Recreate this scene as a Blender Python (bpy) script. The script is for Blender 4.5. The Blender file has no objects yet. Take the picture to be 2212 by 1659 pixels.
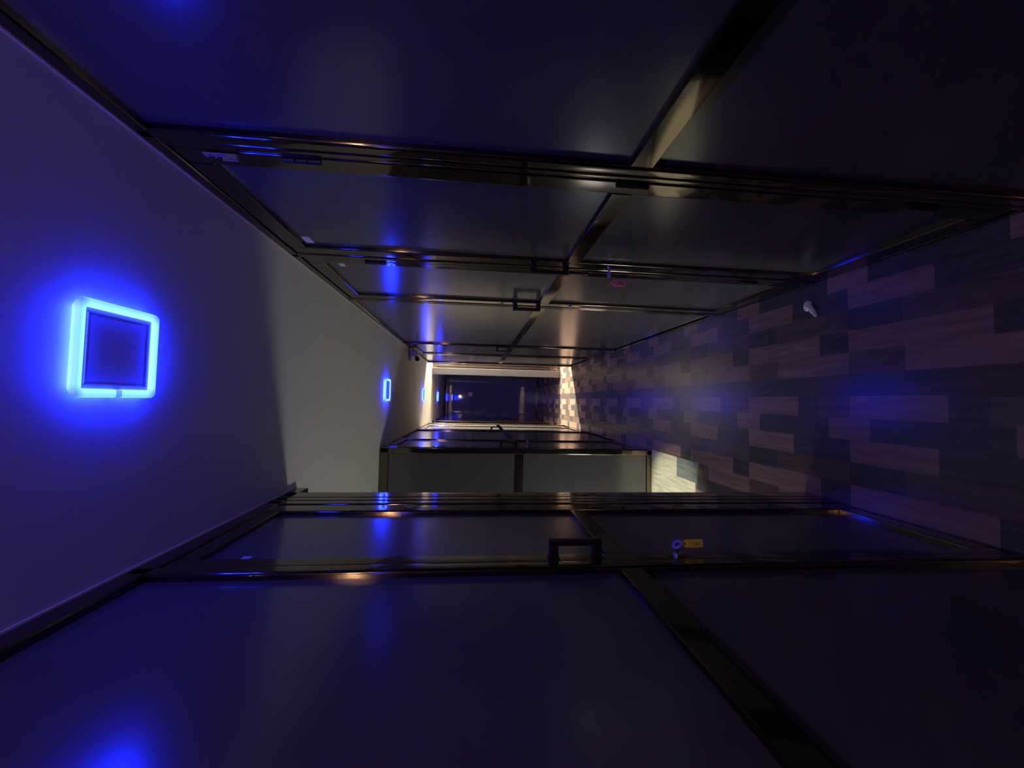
import bpy, bmesh, math, random
from mathutils import Vector, Matrix, noise
random.seed(7)
S = bpy.context.scene
COL = S.collection
XR, XL = 0.592, -0.413          # faces of the two cubicle rows
H = 2.4                         # ceiling height
YC = 3.435                      # face of the cross wall in the side hall

# ------------------------------------------------------------------ materials
def new_mat(name):
    m = bpy.data.materials.new(name); m.use_nodes = True
    nt = m.node_tree
    return m, nt, nt.nodes['Principled BSDF']

def simple(name, col, rough=.5, metal=0., spec=.5, noise_amt=0., noise_scale=8., bump=0., bump_scale=60., stretch=None, coat=0., coat_rough=.1):
    m, nt, b = new_mat(name)
    b.inputs['Base Color'].default_value = (*col, 1)
    b.inputs['Roughness'].default_value = rough
    b.inputs['Metallic'].default_value = metal
    b.inputs['Specular IOR Level'].default_value = spec
    b.inputs['Coat Weight'].default_value = coat
    b.inputs['Coat Roughness'].default_value = coat_rough
    tc = nt.nodes.new('ShaderNodeTexCoord')
    src = tc.outputs['Object']
    if stretch:
        mp = nt.nodes.new('ShaderNodeMapping'); mp.inputs['Scale'].default_value = stretch
        nt.links.new(src, mp.inputs['Vector']); src = mp.outputs['Vector']
    if noise_amt:
        n = nt.nodes.new('ShaderNodeTexNoise'); n.inputs['Scale'].default_value = noise_scale; n.inputs['Detail'].default_value = 5
        nt.links.new(src, n.inputs['Vector'])
        mix = nt.nodes.new('ShaderNodeMix'); mix.data_type = 'RGBA'
        mix.inputs['A'].default_value = (*[c*(1-noise_amt) for c in col], 1)
        mix.inputs['B'].default_value = (*[min(1, c*(1+noise_amt)) for c in col], 1)
        nt.links.new(n.outputs['Fac'], mix.inputs['Factor'])
        nt.links.new(mix.outputs['Result'], b.inputs['Base Color'])
    if bump:
        n2 = nt.nodes.new('ShaderNodeTexNoise'); n2.inputs['Scale'].default_value = bump_scale; n2.inputs['Detail'].default_value = 3
        nt.links.new(src, n2.inputs['Vector'])
        bp = nt.nodes.new('ShaderNodeBump'); bp.inputs['Strength'].default_value = bump; bp.inputs['Distance'].default_value = .01
        nt.links.new(n2.outputs['Fac'], bp.inputs['Height']); nt.links.new(bp.outputs['Normal'], b.inputs['Normal'])
    return m

def emitter(name, col, strength):
    m, nt, b = new_mat(name)
    b.inputs['Base Color'].default_value = (*col, 1)
    b.inputs['Emission Color'].default_value = (*col, 1)
    b.inputs['Emission Strength'].default_value = strength
    return m

M = {}
M['panel'] = simple('dark_composite_panel', (.075, .071, .076), rough=.19, spec=.9, noise_amt=.12, noise_scale=3, bump=.012, bump_scale=5)
M['frame'] = simple('bronze_aluminium', (.185, .148, .13), rough=.07, metal=1.0, noise_amt=.08, noise_scale=4, stretch=(20, 20, .6))
M['black'] = simple('black_powder_coat', (.006, .006, .007), rough=.45, bump=.02, bump_scale=300)
M['ceiling'] = simple('ceiling_paint', (.60, .60, .57), rough=.85, noise_amt=.04, noise_scale=5, bump=.02, bump_scale=90)
M['cream'] = simple('cream_paint', (.70, .62, .50), rough=.6, noise_amt=.05, noise_scale=6)
M['jamb'] = simple('grey_plastic_jamb', (.10, .095, .11), rough=.55, noise_amt=.05, noise_scale=6)
M['chrome'] = simple('nickel_plate', (.75, .75, .78), rough=.22, metal=1., noise_amt=.05, noise_scale=60)
M['paper'] = simple('white_paper', (.72, .72, .75), rough=.7, noise_amt=.05, noise_scale=60)
M['ink'] = simple('dark_ink', (.03, .025, .02), rough=.8, noise_amt=.2, noise_scale=200)
M['tissue'] = simple('crumpled_tissue', (.82, .82, .86), rough=.9, noise_amt=.06, noise_scale=120, bump=.2, bump_scale=220)
M['pink'] = simple('pink_plastic', (.92, .30, .38), rough=.4, noise_amt=.06, noise_scale=50)
M['pinkpaper'] = simple('pink_tinted_insert', (.70, .16, .24), rough=.5, noise_amt=.25, noise_scale=240)
M['yellow'] = simple('yellow_plastic', (.86, .80, .10), rough=.4, noise_amt=.06, noise_scale=50)
M['yellowpaper'] = simple('yellow_tinted_insert', (.72, .66, .07), rough=.5, noise_amt=.2, noise_scale=240)
M['bow_reflect'] = simple('key_bow_blue_reflection', (.22, .25, .95), rough=.3, noise_amt=.05, noise_scale=40)  # blue lamp reflection on the key heads put into their colour
M['white'] = simple('white_plastic', (.62, .60, .58), rough=.4, noise_amt=.04, noise_scale=20)
M['opal'] = simple('opal_diffuser', (.55, .55, .56), rough=.35, noise_amt=.03, noise_scale=20)
M['lens'] = simple('black_glass', (.004, .004, .006), rough=.05, noise_amt=.1, noise_scale=5)
M['clear'] = simple('clear_plastic', (.25, .25, .28), rough=.08, spec=.8, noise_amt=.05, noise_scale=30)
M['mirrordark'] = simple('dark_glass', (.12, .115, .26), rough=.035, spec=.9, noise_amt=.2, noise_scale=2)
M['lampglow'] = emitter('warm_lamp_glow', (1, .58, .28), 300)

def wood(name, col, rough=.24):
    m, nt, b = new_mat(name)
    b.inputs['Roughness'].default_value = rough
    b.inputs['Specular IOR Level'].default_value = .5
    tc = nt.nodes.new('ShaderNodeTexCoord')
    mp = nt.nodes.new('ShaderNodeMapping'); mp.inputs['Scale'].default_value = (26, 2.2, 1)
    nt.links.new(tc.outputs['Object'], mp.inputs['Vector'])
    n = nt.nodes.new('ShaderNodeTexNoise'); n.inputs['Scale'].default_value = 1.6; n.inputs['Detail'].default_value = 7; n.inputs['Roughness'].default_value = .65
    n.inputs['Distortion'].default_value = .6
    nt.links.new(mp.outputs['Vector'], n.inputs['Vector'])
    r = nt.nodes.new('ShaderNodeValToRGB')
    r.color_ramp.elements[0].position = .28; r.color_ramp.elements[1].position = .74
    r.color_ramp.elements[0].color = (*[c*.62 for c in col], 1)
    r.color_ramp.elements[1].color = (*[min(1, c*1.3) for c in col], 1)
    nt.links.new(n.outputs['Fac'], r.inputs['Fac']); nt.links.new(r.outputs['Color'], b.inputs['Base Color'])
    bp = nt.nodes.new('ShaderNodeBump'); bp.inputs['Strength'].default_value = .06; bp.inputs['Distance'].default_value = .004
    nt.links.new(n.outputs['Fac'], bp.inputs['Height']); nt.links.new(bp.outputs['Normal'], b.inputs['Normal'])
    return m
M['plank_light'] = wood('orange_brown_plank', (.275, .175, .145))
M['plank_mid'] = wood('walnut_plank', (.135, .096, .080))
M['plank_deep'] = wood('deep_brown_plank', (.10, .075, .062))
M['plank_dark'] = wood('charcoal_plank', (.075, .072, .076))
M['lit_cream'] = wood('lit_plank_cream', (.80, .76, .60), .45)  # lit copies of the floor planks, lamplight put into their colour
M['lit_grey'] = wood('lit_plank_grey', (.24, .27, .25), .45)

def rim_material():
    # light from the blue strip of the panel lamp, weaker at the corners where no diodes sit
    m, nt, b = new_mat('blue_glow_rim')
    b.inputs['Base Color'].default_value = (.6, .62, .66, 1); b.inputs['Roughness'].default_value = .3
    tc = nt.nodes.new('ShaderNodeTexCoord'); sp = nt.nodes.new('ShaderNodeSeparateXYZ')
    nt.links.new(tc.outputs['Object'], sp.inputs['Vector'])
    def math_node(op, a, bb=None):
        n = nt.nodes.new('ShaderNodeMath'); n.operation = op
        for i, v in enumerate((a, bb)):
            if v is None: continue
            if isinstance(v, (int, float)): n.inputs[i].default_value = v
            else: nt.links.new(v, n.inputs[i])
        return n.outputs[0]
    ax = math_node('ABSOLUTE', sp.outputs['X']); ay = math_node('ABSOLUTE', sp.outputs['Y'])
    mn = math_node('MINIMUM', ax, ay)                     # large only at the corners
    mx = math_node('MAXIMUM', ax, ay)                     # inner edge .083, outer edge .1025
    corner = nt.nodes.new('ShaderNodeMapRange'); corner.inputs['From Min'].default_value = .074; corner.inputs['From Max'].default_value = .094
    corner.inputs['To Min'].default_value = 1; corner.inputs['To Max'].default_value = .26
    nt.links.new(mn, corner.inputs['Value'])
    inner = nt.nodes.new('ShaderNodeMapRange'); inner.inputs['From Min'].default_value = .082; inner.inputs['From Max'].default_value = .094
    inner.inputs['To Min'].default_value = 1.5; inner.inputs['To Max'].default_value = .82
    nt.links.new(mx, inner.inputs['Value'])
    gap_y = math_node('LESS_THAN', ay, .007); gap_x = math_node('LESS_THAN', sp.outputs['X'], -.07)
    gap = math_node('MULTIPLY', gap_y, gap_x)
    gapm = math_node('SUBTRACT', 1, math_node('MULTIPLY', gap, .65))
    st = math_node('MULTIPLY', math_node('MULTIPLY', corner.outputs[0], inner.outputs[0]), gapm)
    st = math_node('MULTIPLY', st, RIM)
    b.inputs['Emission Color'].default_value = (.0045, .0138, 1.0, 1)
    nt.links.new(st, b.inputs['Emission Strength'])
    return m
RIM = 68.0
M['rim'] = rim_material()

# ------------------------------------------------------------------ mesh helpers
def world_loc(o):
    v = Vector((0, 0, 0))
    while o is not None:
        v += o.location; o = o.parent
    return v

class MB:
    def __init__(self): self.bm = bmesh.new()
    def _add(self, other):
        me = bpy.data.meshes.new('tmp'); other.to_mesh(me); other.free()
        self.bm.from_mesh(me); bpy.data.meshes.remove(me)
    def box(self, x0, x1, y0, y1, z0, z1, bev=0., seg=2, mi=0):
        b = bmesh.new()
        bmesh.ops.create_cube(b, size=1)
        x0, x1 = sorted((x0, x1)); y0, y1 = sorted((y0, y1)); z0, z1 = sorted((z0, z1))
        for v in b.verts:
            v.co = Vector(((x0+x1)/2+v.co.x*(x1-x0), (y0+y1)/2+v.co.y*(y1-y0), (z0+z1)/2+v.co.z*(z1-z0)))
        if bev:
            bev = min(bev, .45*min(x1-x0, y1-y0, z1-z0))
            bmesh.ops.bevel(b, geom=list(b.edges), offset=bev, segments=seg, profile=.5, affect='EDGES')
        for f in b.faces: f.material_index = mi
        self._add(b); return self
    def prism(self, pts, axis, a0, a1, bev=0.):
        # pts: outline in the two remaining axes (cyclic order x,y,z without axis)
        b = bmesh.new(); vs = []
        for a in (a0, a1):
            row = []
            for p in pts:
                c = [p[0], p[1]]; c.insert(axis, a); row.append(b.verts.new(c))
            vs.append(row)
        n = len(pts)
        b.faces.new(vs[0]); b.faces.new(list(reversed(vs[1])))
        for i in range(n): b.faces.new((vs[0][i], vs[1][i], vs[1][(i+1) % n], vs[0][(i+1) % n]))
        bmesh.ops.recalc_face_normals(b, faces=b.faces)
        if bev: bmesh.ops.bevel(b, geom=list(b.edges), offset=bev, segments=2, affect='EDGES')
        self._add(b); return self
    def cyl(self, p, d, r, L, r2=None, n=24, bev=0.):
        b = bmesh.new()
        bmesh.ops.create_cone(b, cap_ends=True, segments=n, radius1=r, radius2=r if r2 is None else r2, depth=L)
        if bev: bmesh.ops.bevel(b, geom=[e for e in b.edges if abs(e.verts[0].co.z-e.verts[1].co.z) < 1e-6], offset=bev, segments=2, affect='EDGES')
        d = Vector(d).normalized(); q = d.to_track_quat('Z', 'Y').to_matrix().to_4x4()
        b.transform(Matrix.Translation(Vector(p)+d*L/2) @ q)
        self._add(b); return self
    def tube(self, pts, r, n=10, closed=False):
        b = bmesh.new(); pts = [Vector(p) for p in pts]; rings = []; N = len(pts)
        up = None
        for i, p in enumerate(pts):
            if closed: t = pts[(i+1) % N]-pts[i-1]
            else: t = pts[min(i+1, N-1)]-pts[max(i-1, 0)]
            t.normalize()
            if up is None or abs(up.dot(t)) > .95: up = Vector((0, 0, 1)) if abs(t.z) < .8 else Vector((1, 0, 0))
            s = t.cross(up).normalized(); up = s.cross(t).normalized()
            rr = r(i/(N-1)) if callable(r) else r
            rings.append([b.verts.new(p+s*math.cos(2*math.pi*k/n)*rr+up*math.sin(2*math.pi*k/n)*rr) for k in range(n)])
        for i in range(N if closed else N-1):
            A, B = rings[i], rings[(i+1) % N]
            for k in range(n): b.faces.new((A[k], A[(k+1) % n], B[(k+1) % n], B[k]))
        if not closed:
            b.faces.new(list(reversed(rings[0]))); b.faces.new(rings[-1])
        bmesh.ops.recalc_face_normals(b, faces=b.faces)
        self._add(b); return self
    def sphere(self, p, r, sc=(1, 1, 1)):
        b = bmesh.new(); bmesh.ops.create_uvsphere(b, u_segments=20, v_segments=12, radius=r)
        b.transform(Matrix.Translation(Vector(p)) @ Matrix.Diagonal((*sc, 1)))
        self._add(b); return self
    def build(self, name, mat, parent=None, loc=None, smooth=True):
        me = bpy.data.meshes.new(name); o = bpy.data.objects.new(name, me); COL.objects.link(o)
        base = Vector((0, 0, 0))
        if parent is not None:
            o.parent = parent; base = world_loc(parent)
        if loc is not None: o.location = Vector(loc)-base; base = Vector(loc)
        self.bm.transform(Matrix.Translation(-base))
        self.bm.to_mesh(me); self.bm.free()
        for m in (mat if isinstance(mat, (list, tuple)) else [mat]): me.materials.append(M[m])
        if smooth:
            for p in me.polygons: p.use_smooth = True
            try: me.set_sharp_from_angle(angle=math.radians(38))
            except Exception: pass
            wn = o.modifiers.new('weighted_normals', 'WEIGHTED_NORMAL'); wn.keep_sharp = True; wn.weight = 50
        return o

def tag(o, label=None, cat=None, group=None, kind=None):
    if label: o['label'] = label
    if cat: o['category'] = cat
    if group: o['group'] = group
    if kind: o['kind'] = kind
    return o
def empty(name, loc, label=None, cat=None, group=None, kind=None):
    o = bpy.data.objects.new(name, None); COL.objects.link(o); o.location = loc
    o.empty_display_size = .05
    return tag(o, label, cat, group, kind)

# ------------------------------------------------------------------ floor, ceiling, shell
Y0, Y1 = -3.2, 10.2
YB = -1.8                        # the rows begin here; the reception lies behind
XW = 3.1
def build_floor():
    P, RW = .6263, .0945
    rows = [
        [(0, .25, 1), (.25, .43, 3), (.43, 1, 0)],
        [(0, .36, 2), (.36, 1, 3)],
        [(0, .64, 0), (.64, 1, 1)],
        [(0, .23, 3), (.23, 1, 0)],
        [(0, .65, 1), (.65, 1, 3)],
        [(0, .48, 3), (.48, 1, 0)],
        [(0, .16, 0), (.16, .86, 3), (.86, 1, 0)]]
    mb = MB(); bm = mb.bm; g = 0
    k0 = int(math.floor((-XW+.043)/RW)); k1 = int(math.ceil((XW+.043)/RW))
    s0 = 1.5577
    n0 = int(math.floor((Y0-s0)/P)); n1 = int(math.ceil((Y1-s0)/P))
    for k in range(k0, k1):
        xa, xb = -.043+k*RW, -.043+(k+1)*RW
        for n in range(n0, n1):
            for (a, b_, mi) in rows[k % 7]:
                ya, yb = s0+(n+a)*P, s0+(n+b_)*P
                vs = [bm.verts.new(c) for c in ((xa, ya, 0), (xb, ya, 0), (xb, yb, 0), (xa, yb, 0))]
                f = bm.faces.new(vs); f.material_index = mi
    bmesh.ops.remove_doubles(bm, verts=bm.verts, dist=1e-4)
    mb.box(-XW-.1, XW+.1, Y0-.1, Y1+.1, -.08, -.012)
    o = mb.build('floor', ['plank_light', 'plank_mid', 'plank_deep', 'plank_dark'], smooth=False)
    tag(o, 'patchwork plank-effect vinyl floor in orange brown and charcoal strips', 'floor', kind='structure')
build_floor()

sf = MB()  # lamplit patch of floor, its brightness painted as paler planks
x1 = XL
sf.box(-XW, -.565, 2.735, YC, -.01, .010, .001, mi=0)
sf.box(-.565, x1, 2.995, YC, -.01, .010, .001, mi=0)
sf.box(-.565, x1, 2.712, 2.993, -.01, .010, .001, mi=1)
tag(sf.build('floor', ['lit_cream', 'lit_grey']), 'side hall floor strip with its lamplight painted in as cream and grey', 'floor', kind='structure')

tag(MB().box(-XW-.1, XW+.1, Y0-.1, Y1+.1, H, H+.08).build('ceiling', 'ceiling', smooth=False), 'flat pale painted ceiling over the corridor', 'ceiling', kind='structure')
tag(MB().box(-XW, XW, Y0-.1, Y0, 0, H).build('wall_back', 'panel'), 'plain wall closing the corridor behind the viewer', 'wall', kind='structure')
tag(MB().box(-XW-.1, -XW, Y0, Y1, 0, H).build('wall_side', 'cream'), 'plain cream wall at the end of the side hall', 'wall', kind='structure')

# ------------------------------------------------------------------ cubicle rows
class Side:
    def __init__(self, front, s): self.f, self.s = front, s
    def X(self, d): return self.f+self.s*d
R_, L_ = Side(XR, 1), Side(XL, -1)
RAIL0, RAIL1 = 1.178, 1.236

def post(sd, y0, y1, parent, name='post', d0=0., z0=0., z1=H, groove=True):
    # extruded aluminium post: rounded corners and a shadow groove down the middle
    mb = MB(); w = y1-y0
    if groove and w > .05:
        m = (y0+y1)/2
        mb.box(sd.X(d0), sd.X(d0+.06), y0, m-.003, z0, z1, .006, 3)
        mb.box(sd.X(d0), sd.X(d0+.06), m+.003, y1, z0, z1, .006, 3)
        mb.box(sd.X(d0+.008), sd.X(d0+.055), m-.004, m+.004, z0, z1)
    else:
        mb.box(sd.X(d0), sd.X(d0+.06), y0, y1, z0, z1, min(.008, w*.3), 3)
    return mb.build(name, 'frame', parent)

def infill(sd, y0, y1, parent, ztop, zbot, dp=.018, rail_d=.004):
    e = .006
    MB().box(sd.X(dp), sd.X(dp+.02), y0-e, y1+e, RAIL1-e, ztop+e).build('upper_panel', 'panel', parent)
    MB().box(sd.X(dp), sd.X(dp+.02), y0-e, y1+e, zbot-e, RAIL0+e).build('lower_panel', 'panel', parent)
    mb = MB().box(sd.X(rail_d), sd.X(rail_d+.045), y0, y1, RAIL0, RAIL1, .0022, 2)
    mb.build('mid_rail', 'frame', parent)

def handle(sd, y, z0, z1, parent, d=0., out=.05):
    mb = MB(); t, b, h = .025, .019, .017
    mb.box(sd.X(d-out), sd.X(d-out+h), y-b*.5, y+b*.5, z0, z1, .003, 2)
    for z in (z0+t*.5, z1-t*.5):
        mb.box(sd.X(d-out+h*.5), sd.X(d+.001), y-b*.5, y+b*.5, z-t*.5, z+t*.5, .003, 2)
        mb.box(sd.X(d-.003), sd.X(d+.002), y-b*.65, y+b*.65, z-t*.65, z+t*.65, .001, 1)
    return tag(mb.build('handle', 'black', parent), 'black square pull handle')

def lock(sd, y, z, parent, d=0.):
    mb = MB().cyl((sd.X(d+.002), y, z), (-sd.s, 0, 0), .0105, .008, bev=.0015)
    return tag(mb.build('lock', 'chrome', parent), 'round metal key lock')

def hinge(sd, y, z, parent, d=0.):
    mb = MB().box(sd.X(d-.002), sd.X(d+.004), y-.012, y+.012, z-.045, z+.045, .001, 1)
    for k in range(3):
        mb.cyl((sd.X(d-.006), y, z-.045+k*.031), (0, 0, 1), .007, .028, n=16, bev=.001)
    return mb.build('hinge', 'black', parent)

def sticker(sd, y0, y1, z0, z1, parent, d=.018):
    return tag(MB().box(sd.X(d-.0006), sd.X(d+.0004), y0, y1, z0, z1).build('sticker', 'paper', parent), 'small white paper sticker')

def door(n, sd, y0, y1, label, w0=.065, w1=.065, d=.004, ztop=2.30, zbot=.10, panel_d=.018):
    e = empty('door_%d' % n, (sd.X(.02), (y0+y1)/2, 0), label, 'door', 'cubicle doors', 'structure')
    MB().box(sd.X(d), sd.X(d+.04), y0, y0+w0, .025, 2.365, .007, 3).build('stile', 'frame', e)
    MB().box(sd.X(d), sd.X(d+.04), y1-w1, y1, .025, 2.365, .007, 3).build('stile', 'frame', e)
    MB().box(sd.X(d), sd.X(d+.04), y0+w0, y1-w1, ztop, 2.365, .005, 2).build('top_rail', 'frame', e)
    MB().box(sd.X(d), sd.X(d+.04), y0+w0, y1-w1, .025, zbot, .005, 2).build('bottom_rail', 'frame', e)
    infill(sd, y0+w0, y1-w1, e, ztop, zbot, panel_d, d)
    return e

def bay(sd, y0, y1, parent, ztop=2.366, zbot=.05):
    infill(sd, y0, y1, parent, ztop, zbot)

# ---- right row
wr = empty('wall_right', (XR+.03, 2, 0), 'row of dark framed cubicle fronts along the right of the corridor', 'wall', kind='structure')
MB().box(R_.X(0), R_.X(.06), YB, 6.52, 2.366, H, .003, 1).build('header', 'frame', wr)
MB().box(R_.X(.002), R_.X(.05), YB, 6.52, -.005, .024, .003, 1).build('sill', 'frame', wr)
bay(R_, YB, .938, wr)
post(R_, YB-.05, YB, wr, groove=False)
MB().box(R_.X(.05), XW, YB-.05, YB, 0, H).build('return_wall', 'panel', wr)
post(R_, .938, .974, wr, groove=False)
post(R_, .974, 1.003, wr, groove=False, d0=.002)
post(R_, 1.700, 1.742, wr)
post(R_, 2.425, 2.48, wr)
bay(R_, 2.48, 4.33, wr)
post(R_, 4.33, 4.375, wr)
post(R_, 5.33, 5.37, wr)
bay(R_, 5.37, 6.44, wr)
post(R_, 6.44, 6.52, wr, groove=False, d0=-.006)
MB().box(XR+.045, XW, 6.45, 6.515, 0, H).build('end_wall', 'panel', wr)
MB().box(R_.X(.3), R_.X(.34), YB, 6.46, 0, H).build('inner_wall', 'panel', wr)
# clear latch bracket at the head of the nearest post
bk = MB()
bk.box(R_.X(-.004), R_.X(-.0005), 1.006, 1.020, 2.212, 2.292, .001, 1)
bk.box(R_.X(-.013), R_.X(-.003), 1.017, 1.020, 2.212, 2.250, .001, 1)
bk.box(R_.X(-.013), R_.X(-.003), 1.006, 1.008, 2.212, 2.236, .001, 1)
bk.cyl((R_.X(-.008), 1.013, 2.214), (0, 0, 1), .004, .020, n=12)
bk.cyl((R_.X(-.003), 1.013, 2.262), (-1, 0, 0), .0035, .006, n=12)
bk.cyl((R_.X(-.003), 1.013, 2.282), (-1, 0, 0), .0035, .006, n=12)
tag(bk.build('latch_bracket', 'clear', wr), 'shiny clear latch bracket')

d1 = door(1, R_, 1.006, 1.697, 'nearest cubicle door on the right, pink-tagged key in its lock')
handle(R_, 1.655, 1.222, 1.388, d1, .004)
lock(R_, 1.672, 1.035, d1, .004)
for z in (.32, 1.20, 2.06): hinge(R_, 1.013, z, d1, .004)
sticker(R_, 1.555, 1.612, 2.262, 2.292, d1)
d2 = door(2, R_, 1.745, 2.422, 'second cubicle door on the right, between two black pull handles')
handle(R_, 2.352, 1.228, 1.395, d2, .004)
lock(R_, 2.39, 1.035, d2, .004)
for z in (.32, 1.15, 2.06): hinge(R_, 1.752, z, d2, .004)
sticker(R_, 1.830, 1.885, 2.225, 2.250, d2)
d3 = door(3, R_, 4.378, 5.327, 'farthest cubicle door on the right, below the security camera')
handle(R_, 4.41, 1.225, 1.385, d3, .004)
lock(R_, 4.40, 1.035, d3, .004)

# ---- left row, nearest block
wl = empty('wall_left', (XL-.03, 0, 0), 'block of dark framed cubicle fronts nearest on the left', 'wall', kind='structure')
MB().box(L_.X(0), L_.X(.06), YB, 1.875, 2.348, H, .003, 1).build('header', 'frame', wl)
MB().box(L_.X(.002), L_.X(.05), YB, 1.79, -.005, .024, .003, 1).build('sill', 'frame', wl)
bay(L_, YB, .985, wl, ztop=2.345)
post(L_, YB-.05, YB, wl, groove=False)
MB().box(-XW, L_.X(.05), YB-.05, YB, 0, H).build('return_wall', 'panel', wl)
post(L_, .985, 1.028, wl, groove=False)
post(L_, 1.600, 1.70, wl)
cp = MB()
cp.box(L_.X(0), L_.X(.06), 1.702, 1.79, 0, H, .010, 4)
cp.cyl((L_.X(.012), 1.786, 0), (0, 0, 1), .012, H, n=24)
cp.build('corner_post', 'frame', wl)
MB().box(-XW, L_.X(.05), 1.72, 1.785, 0, H).build('end_wall', 'panel', wl)
MB().box(L_.X(.3), L_.X(.34), YB, 1.75, 0, H).build('inner_wall', 'panel', wl)
d4 = door(4, L_, 1.030, 1.598, 'nearest cubicle door on the left, yellow-tagged key in its lock', w0=.055, w1=.085)
handle(L_, 1.055, 1.262, 1.405, d4, .004)
lock(L_, 1.058, 1.045, d4, .004)
sticker(L_, 1.098, 1.132, 2.192, 2.214, d4)

# ---- cross wall of the side hall
wc = empty('wall_cross', (-1.7, YC+.03, 0), 'grey panelled wall facing the viewer inside the left side hall', 'wall', kind='structure')
MB().box(-XW, XL-.002, YC, YC+.05, 2.325, H, .004, 2).build('top_rail', 'frame', wc)
MB().box(-XW, XL-.002, YC, YC+.05, 0, .055, .004, 2).build('bottom_rail', 'frame', wc)
MB().box(-XW, XL-.058, YC+.002, YC+.045, 1.172, 1.245, .004, 2).build('mid_rail', 'frame', wc)
MB().box(XL-.058, XL, YC, YC+.06, 0, H, .012, 4).build('corner_post', 'frame', wc)
MB().box(-1.72, -1.66, YC, YC+.05, 0, H, .006, 2).build('post', 'frame', wc)
MB().box(-XW, XL-.05, YC+.014, YC+.034, 1.24, 2.33).build('upper_panel', 'panel', wc)
MB().box(-XW, XL-.05, YC+.014, YC+.034, .05, 1.178).build('lower_panel', 'panel', wc)

# ---- left row beyond the side hall
wf = empty('wall_left_far', (XL-.03, 5, 0), 'row of dark framed cubicle fronts on the left beyond the side hall', 'wall', kind='structure')
MB().box(L_.X(0), L_.X(.06), YC+.06, 6.94, 2.366, H, .003, 1).build('header', 'frame', wf)
MB().box(L_.X(.002), L_.X(.05), YC+.06, 6.94, -.005, .024, .003, 1).build('sill', 'frame', wf)
post(L_, YC+.06, 3.53, wf, groove=False)
post(L_, 4.27, 4.31, wf, groove=False, d0=.012)
bay(L_, 4.31, 5.44, wf)
post(L_, 5.44, 5.52, wf)
post(L_, 6.36, 6.40, wf, groove=False, d0=.012)
bay(L_, 6.40, 6.90, wf)
post(L_, 6.90, 6.94, wf, groove=False)
MB().box(L_.X(.3), L_.X(.34), YC+.05, 6.90, 0, H).build('inner_wall', 'panel', wf)
MB().box(-XW, L_.X(.05), 6.885, 6.935, 0, H).build('end_wall', 'panel', wf)
we2 = empty('wall_left_end', (XL-.03, 8.8, 0), 'dark panelled wall on the left past the warm lit opening', 'wall', kind='structure')
post(L_, 7.62, 7.68, we2)
bay(L_, 7.68, 10.05, we2)
MB().box(L_.X(0), L_.X(.06), 7.62, Y1, 2.366, H, .003, 1).build('header', 'frame', we2)
MB().box(-XW, L_.X(.05), 9.0, 9.05, 0, H).build('passage_wall', 'cream', we2)
d5 = door(5, L_, 3.533, 4.268, 'left cubicle door just past the side hall corner, small key in lock', panel_d=.020)
handle(L_, 3.585, 1.215, 1.375, d5, .004)
lock(L_, 3.60, 1.12, d5, .004)
d6 = door(6, L_, 5.523, 6.358, 'farthest cubicle door on the left, beside the warm lit floor')
handle(L_, 5.56, 1.225, 1.375, d6, .004)

# ---- far end of the corridor
tag(MB().box(.455, .578, 7.33, 7.40, 0, H, .004, 2).build('trim_1', 'jamb'), 'pale jamb on the right at the far edge of the warm lit floor band', 'jamb', kind='structure')
wpp = empty('wall_passage', (1.8, 7.37, 0), 'dark framed wall forming the far side of the right passage', 'wall', kind='structure')
for k in range(4): MB().box(.579+k*.07, .646+k*.07, 7.405, 7.46, 0, H, .008, 2).build('post', 'frame', wpp)
MB().box(.86, XW, 7.41, 7.46, 0, H).build('panel', 'panel', wpp)
tag(MB().box(XW, XW+.1, Y0, Y1, 0, H).build('wall_side', 'cream'), 'plain cream wall at the end of the right passage', 'wall', kind='structure')
tag(MB().box(.525, .60, 10.0, 10.05, 0, H, .004, 2).build('trim_2', 'jamb'), 'pale vertical trim in the far right corner', 'trim', kind='structure')
tag(MB().box(.60, .64, 7.465, 10.05, 0, H).build('wall_right_far', 'panel'), 'unlit dark wall on the right past the pale jamb', 'wall', kind='structure')
we = empty('wall_far', (.09, 10.08, 0), 'dark glossy glass end wall closing the corridor', 'wall', kind='structure')
MB().box(XL-.3, .60, 10.05, 10.09, .02, 2.37).build('glass_panel', 'mirrordark', we)
MB().box(XL-.02, .60, 10.035, 10.055, 2.30, 2.37, .004, 2).build('lintel', 'frame', we)
MB().box(XL-.3, .60, 10.06, 10.2, 2.36, H).build('bulkhead', 'panel', we)
MB().box(XL-.02, .60, 10.035, 10.055, 0, .05, .004, 2).build('bottom_rail', 'frame', we)

sg = MB().box(.085, .195, 10.044, 10.0495, 1.665, 1.775, .001, 1)  # stands in for the mirrored image of a screen behind the viewer
tag(sg.build('reflection_plate', 'paper'), 'small pale plate standing in for a screen reflection in the end glass', 'reflection')

# thin pale bead of sealant where the ceiling meets the frames
for n, x, y0, y1 in ((3, XL+.002, YB, 1.87), (4, XR-.002, YB, 6.5)):
    b = MB().box(x-.0025, x+.0025, y0, y1, H-.004, H+.002)
    tag(b.build('trim_%d' % n, 'cream'), 'thin pale sealant bead along the %s ceiling edge' % ('left' if x < 0 else 'right'), 'trim', kind='structure')

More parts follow.
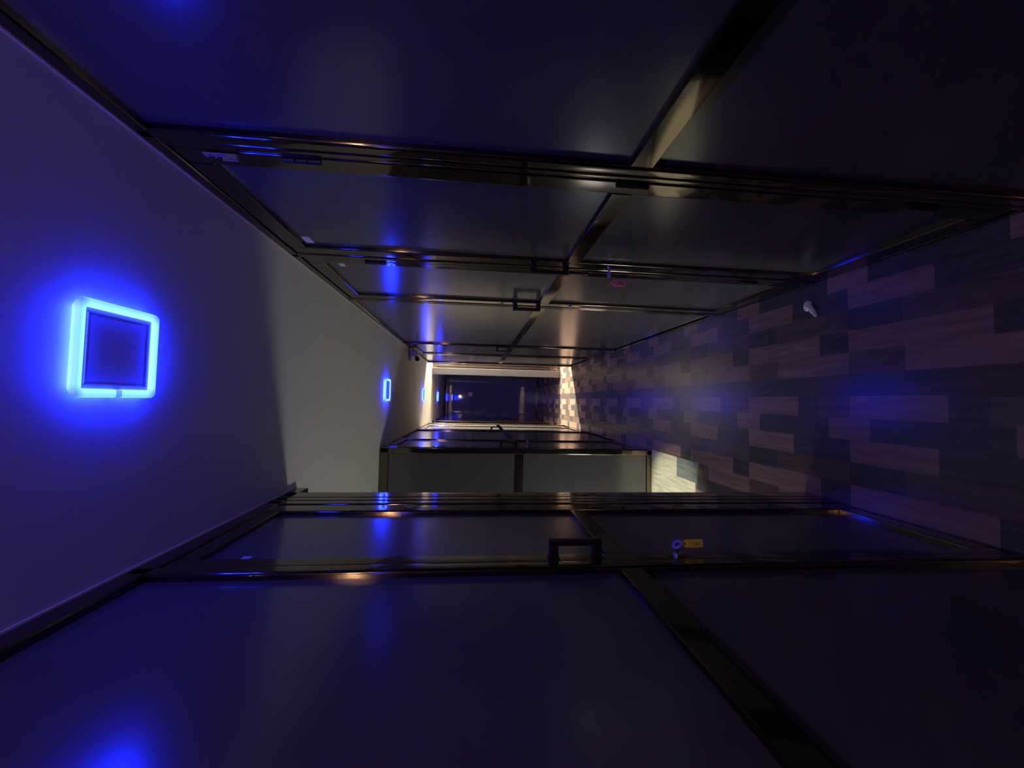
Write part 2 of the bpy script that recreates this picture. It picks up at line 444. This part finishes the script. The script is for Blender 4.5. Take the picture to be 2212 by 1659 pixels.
# ------------------------------------------------------------------ blue-rimmed ceiling lamps
def make_lamp(loc, label):
    e = empty('ceiling_light', loc, label, 'light', 'square blue-rimmed ceiling lights')
    a, b_, t = .0995, .0820, .022
    x, y, z = loc
    # square ring with rounded corners
    bm = bmesh.new()
    def loop(r, rad, zz):
        vs = []
        for cx, cy, a0 in ((1, 1, 0), (-1, 1, 90), (-1, -1, 180), (1, -1, 270)):
            for k in range(7):
                an = math.radians(a0+k*15)
                vs.append(bm.verts.new((x+cx*(r-rad)+rad*math.cos(an), y+cy*(r-rad)+rad*math.sin(an), zz)))
        return vs
    L = [loop(a-.012, .006, z), loop(a-.002, .010, z-t+.007), loop(a, .010, z-t+.004), loop(a-.003, .008, z-t),
         loop(b_+.002, .003, z-t), loop(b_, .003, z-t+.002), loop(b_, .003, z-.006)]
    for A, B in zip(L, L[1:]):
        n = len(A)
        for k in range(n): bm.faces.new((A[k], A[(k+1) % n], B[(k+1) % n], B[k]))
    bmesh.ops.recalc_face_normals(bm, faces=bm.faces)
    mb = MB(); mb._add(bm)
    tag(mb.build('glow_rim', 'rim', e), 'glowing cyan-blue acrylic rim')
    c = MB().box(x-b_-.001, x+b_+.001, y-b_-.001, y+b_+.001, z-.016, z-.004, .002, 1)
    for s in (-1, 1):
        c.box(x-b_+.008, x+b_-.008, y+s*(b_-.010), y+s*(b_-.008), z-.0175, z-.015)
        c.box(x+s*(b_-.010), x+s*(b_-.008), y-b_+.008, y+b_-.008, z-.0175, z-.015)
    tag(c.build('diffuser', 'opal', e), 'unlit square centre panel')
    return e
def copy_tree(o, parent=None):
    c = o.copy(); COL.objects.link(c)
    if parent is not None: c.parent = parent
    for ch in list(o.children):
        copy_tree(ch, c)
    return c
lamp = make_lamp((.087, .929, H), 'nearest and largest square ceiling light with glowing blue rim')
for (x, y), lab in zip(((.095, -1.64), (.0715, 3.60), (.0625, 6.13), (.0535, 8.50)),
    ('blue-rimmed ceiling light behind the viewer',
     'second blue-rimmed ceiling light, overhead by the side hall',
     'third blue-rimmed ceiling light, near the bright ceiling band',
     'farthest blue-rimmed ceiling light, past the pale jamb')):
    c = copy_tree(lamp); c.location = (x, y, H); c['label'] = lab

# small warm downlight behind the viewer (seen only mirrored in the frames)
wl_ = empty('downlight', (.16, -.75, H), 'small warm round ceiling lamp mirrored in the metal frames', 'light')
MB().cyl((.16, -.75, H), (0, 0, -1), .055, .012, n=32, bev=.003).build('bezel', 'white', wl_)
MB().sphere((.16, -.75, H-.040), .034).build('bulb', 'lampglow', wl_)

# ------------------------------------------------------------------ security camera
sc_ = empty('security_camera', (.525, 4.80, H), 'small security camera on the ceiling above the far right door', 'camera')
MB().box(.455, .575, 4.79, 4.86, 2.372, H, .006, 2).build('mount', 'white', sc_)
MB().box(.505, .575, 4.77, 4.86, 2.305, 2.374, .010, 3).build('housing', 'white', sc_)
MB().cyl((.49, 4.83, 2.318), (-.35, -.9, -.25), .026, .06, n=24, bev=.004).build('lens_barrel', 'lens', sc_)
MB().tube([(.545, 4.845, 2.372), (.52, 4.85, 2.345), (.50, 4.845, 2.33)], .008, 10).build('bracket_arm', 'white', sc_)

# ------------------------------------------------------------------ keys and tags
def tag_outline(w, L, tip):
    h = w/2
    return [(-h, -L), (h, -L), (h, -tip), (h*.22, 0), (-h*.22, 0), (-h, -tip)]

def key_tagged(sd, y, z, d, label, plastic, insert, tag_y, tag_xoff, width, length, drop, flat):
    """key pushed into a lock on a cubicle door, split ring and plastic tag hanging from its bow"""
    x = sd.X(d-.004)
    e = empty('key', (x, y, z), label, 'key', 'door keys')
    s = -sd.s                                            # outwards into the corridor
    kb = MB()
    kb.box(x, x+s*.016, y-.0012, y+.0012, z-.0035, z+.0035, .0005, 1)
    kb.build('blade', 'chrome', e)
    # bow: flat ring plate
    b = MB(); bx = x+s*.026; pts = []
    for k in range(24):
        an = 2*math.pi*k/24; 
        c, q = .0105*math.cos(an), .0095*math.sin(an)
        pts.append((bx+c, y+q, z+.2*q) if flat else (bx+c*.75, y+q*.4+c*.3, z+q*.85-c*.55))
    b.tube(pts, .0034, 8, closed=True)
    tag(b.build('bow', 'bow_reflect', e), 'key head with reflected blue light in its colour')
    # split ring
    r = MB(); rx = x+s*.034+tag_xoff*.4; pts = []
    for k in range(28):
        an = 2*math.pi*k/28; pts.append((rx+.009*math.cos(an), y+.4*.009*math.cos(an)+(tag_y-y)*.3, z-.012+.010*math.sin(an)))
    r.tube(pts, .0011, 6, closed=True)
    r.build('split_ring', 'chrome', e)
    # tag
    tx, ty, tz = x+s*.040+tag_xoff, tag_y, z-drop
    t = MB(); W, Lh, tip = width, length, length*.24
    # frame tip with an eye, then the body
    out = [(-W/2, -Lh+.003), (-W/2+.003, -Lh), (W/2-.003, -Lh), (W/2, -Lh+.003), (W/2, -tip), (W*.10, 0), (-W*.10, 0), (-W/2, -tip)]
    bm = bmesh.new(); th = .0022
    hole = [(W*.26, -tip*.98), (0, -tip*.42), (-W*.26, -tip*.98)]
    def V(p, o): return bm.verts.new((tx+p[0], ty+o, tz+p[1]))
    for o, flip in ((-th, False), (th, True)):
        ov = [V(p, o) for p in out]; hv = [V(p, o) for p in hole]
        fs = [(ov[0], ov[1], ov[2], ov[3], ov[4], hv[0], hv[2], ov[7]), (ov[4], ov[5], hv[1], hv[0]), (ov[5], ov[6], hv[1]), (ov[6], ov[7], hv[2], hv[1])]
        for f in fs: bm.faces.new(f)
        if not flip: first = (ov, hv)
    for A, B in ((first[0], ov), (first[1], hv)):
        n = len(A)
        for k in range(n): bm.faces.new((A[k], A[(k+1) % n], B[(k+1) % n], B[k]))
    bmesh.ops.recalc_face_normals(bm, faces=bm.faces)
    t._add(bm)
    tg = t.build('key_tag', plastic, e, smooth=False)
    iw, i0, i1 = W*.36, -Lh+.007, -tip-.008
    tag(MB().box(tx-iw, tx+iw, ty-th-.0006, ty-th+.0002, tz+i0, tz+i1).build('insert', insert, tg), 'tinted name insert')
    mk = MB(); zc = tz+(i0*.62+i1*.38)
    for k in range(3):                                   # unreadable dark writing
        zz = zc+(k-1)*.0052
        mk.tube([(tx-.0032, ty-th-.0010, zz-.0012), (tx-.001, ty-th-.0010, zz+.0016), (tx+.0012, ty-th-.0010, zz-.0008), (tx+.0032, ty-th-.0010, zz+.0012)], .0007, 5)
    tag(mk.build('writing', 'ink', tg), 'small illegible dark writing')
    return e

key_tagged(R_, 1.672, 1.035, .004, 'key with pink tag in the nearest right cubicle door', 'pink', 'pinkpaper', 1.692, -.016, .0255, .066, .016, True)
key_tagged(L_, 1.058, 1.045, .004, 'key with yellow tag in the nearest left cubicle door', 'yellow', 'yellowpaper', 1.064, -.014, .021, .066, .012, False)
k3 = empty('key', (XL+.002, 3.60, 1.12), 'small untagged key in the left door past the side hall corner', 'key', 'door keys')
MB().box(XL+.002, XL+.030, 3.5985, 3.6015, 1.1165, 1.1235, .0006, 1).build('blade', 'chrome', k3)
mb = MB(); mb.cyl((XL+.040, 3.5975, 1.12), (0, 1, 0), .0135, .005, n=24, bev=.001)
tag(mb.build('bow', 'bow_reflect', k3), 'round key head with reflected blue light in its colour')

# ------------------------------------------------------------------ crumpled tissue on the floor
def tissue():
    b = bmesh.new(); bmesh.ops.create_icosphere(b, subdivisions=4, radius=1)
    c0 = Vector((.490, 1.752, .014))
    for v in b.verts:
        p = v.co.copy()
        n1 = noise.noise(p*2.1+Vector((3, 1, 0))); n2 = noise.noise(p*5.3)
        r = 1+.35*n1+.22*n2-.18*abs(noise.noise(p*9))
        v.co = c0+Vector((p.x*.024*r, p.y*.019*r, p.z*.014*r))
    mb = MB(); mb._add(b)
    pts = [(.482, 1.742, .012), (.470, 1.733, .011), (.458, 1.726, .008), (.450, 1.720, .007), (.440, 1.717, .006), (.430, 1.713, .005)]
    mb.tube(pts, lambda t: .0095*(1-t)**.7+.0042+.002*math.sin(t*17), 9)
    for v in mb.bm.verts:
        v.co += Vector((noise.noise(v.co*160), noise.noise(v.co*160+Vector((5, 0, 0))), noise.noise(v.co*160+Vector((0, 7, 0)))))*.0025
        v.co.z = max(v.co.z, .0008)
    o = mb.build('crumpled_tissue', 'tissue', loc=(.49, 1.752, 0))
    tag(o, 'crumpled white tissue with a twisted tail on the floor', 'tissue')
tissue()

# ------------------------------------------------------------------ lights of the place and added fills
def light(name, kind, loc, col, energy, size=.1, rot=None, spread=None, shape=None, size_y=None):
    l = bpy.data.lights.new(name, kind); l.color = col; l.energy = energy
    if kind in ('POINT', 'SPOT'): l.shadow_soft_size = size
    else:
        l.size = size
        if shape: l.shape = shape
        if size_y: l.size_y = size_y
        if spread: l.spread = spread
    o = bpy.data.objects.new(name, l); COL.objects.link(o); o.location = loc
    if rot: o.rotation_euler = rot
    return o
light('side_hall_lamp', 'POINT', (-1.75, 2.15, .18), (.94, .98, .90), 36.0, .16)
sp = light('side_hall_spot', 'SPOT', (-1.12, 3.02, 2.36), (1, .94, .66), 185.0, .03, rot=(0, math.radians(-7), 0))
sp.data.spot_size = math.radians(25); sp.data.spot_blend = .6
light('passage_lamp', 'POINT', (1.9, 7.375, 2.33), (1, .87, .60), 3300.0, .05)
light('left_passage_lamp', 'POINT', (-2.0, 8.0, 1.9), (1, .92, .78), 60.0, .08)
nl = light('added_blue_fill', 'SPOT', (.1, -.9, .06), (.14, .09, 1), 28.0, .03, rot=(math.radians(180-22), 0, 0))  # unseen blue light added to tint the near ceiling
nl.data.spot_size = math.radians(76); nl.data.spot_blend = .7
light('added_purple_fill', 'POINT', (-1.6, -2.5, 1.4), (.80, .48, 1), 40.0, .15)  # unseen purple light added as ambient fill from behind

w = bpy.data.worlds.new('night'); S.world = w; w.use_nodes = True
w.node_tree.nodes['Background'].inputs[0].default_value = (0, 0, 0, 1)

# ------------------------------------------------------------------ camera (held sideways)
cd = bpy.data.cameras.new('camera'); cam = bpy.data.objects.new('camera', cd); COL.objects.link(cam)
F = Vector((0.0421869, 0.9946443, -0.0943555)); Rr = Vector((0.9988708, -0.0399231, 0.0257539)); U = Vector((-0.0218490, 0.0953354, 0.9952054))
X, Yv, Z = -U, Rr, -F
cam.matrix_world = Matrix(((X.x, Yv.x, Z.x, 0), (X.y, Yv.y, Z.y, 0), (X.z, Yv.z, Z.z, 1.6137), (0, 0, 0, 1)))
cd.sensor_fit = 'HORIZONTAL'; cd.sensor_width = 36; cd.lens = 851.055/2212*36
cd.clip_start = .02; cd.clip_end = 60
S.camera = cam
vs = S.view_settings
vs.view_transform = 'Standard'; vs.look = 'None'; vs.gamma = 1; vs.use_curve_mapping = False; vs.exposure = 0.0
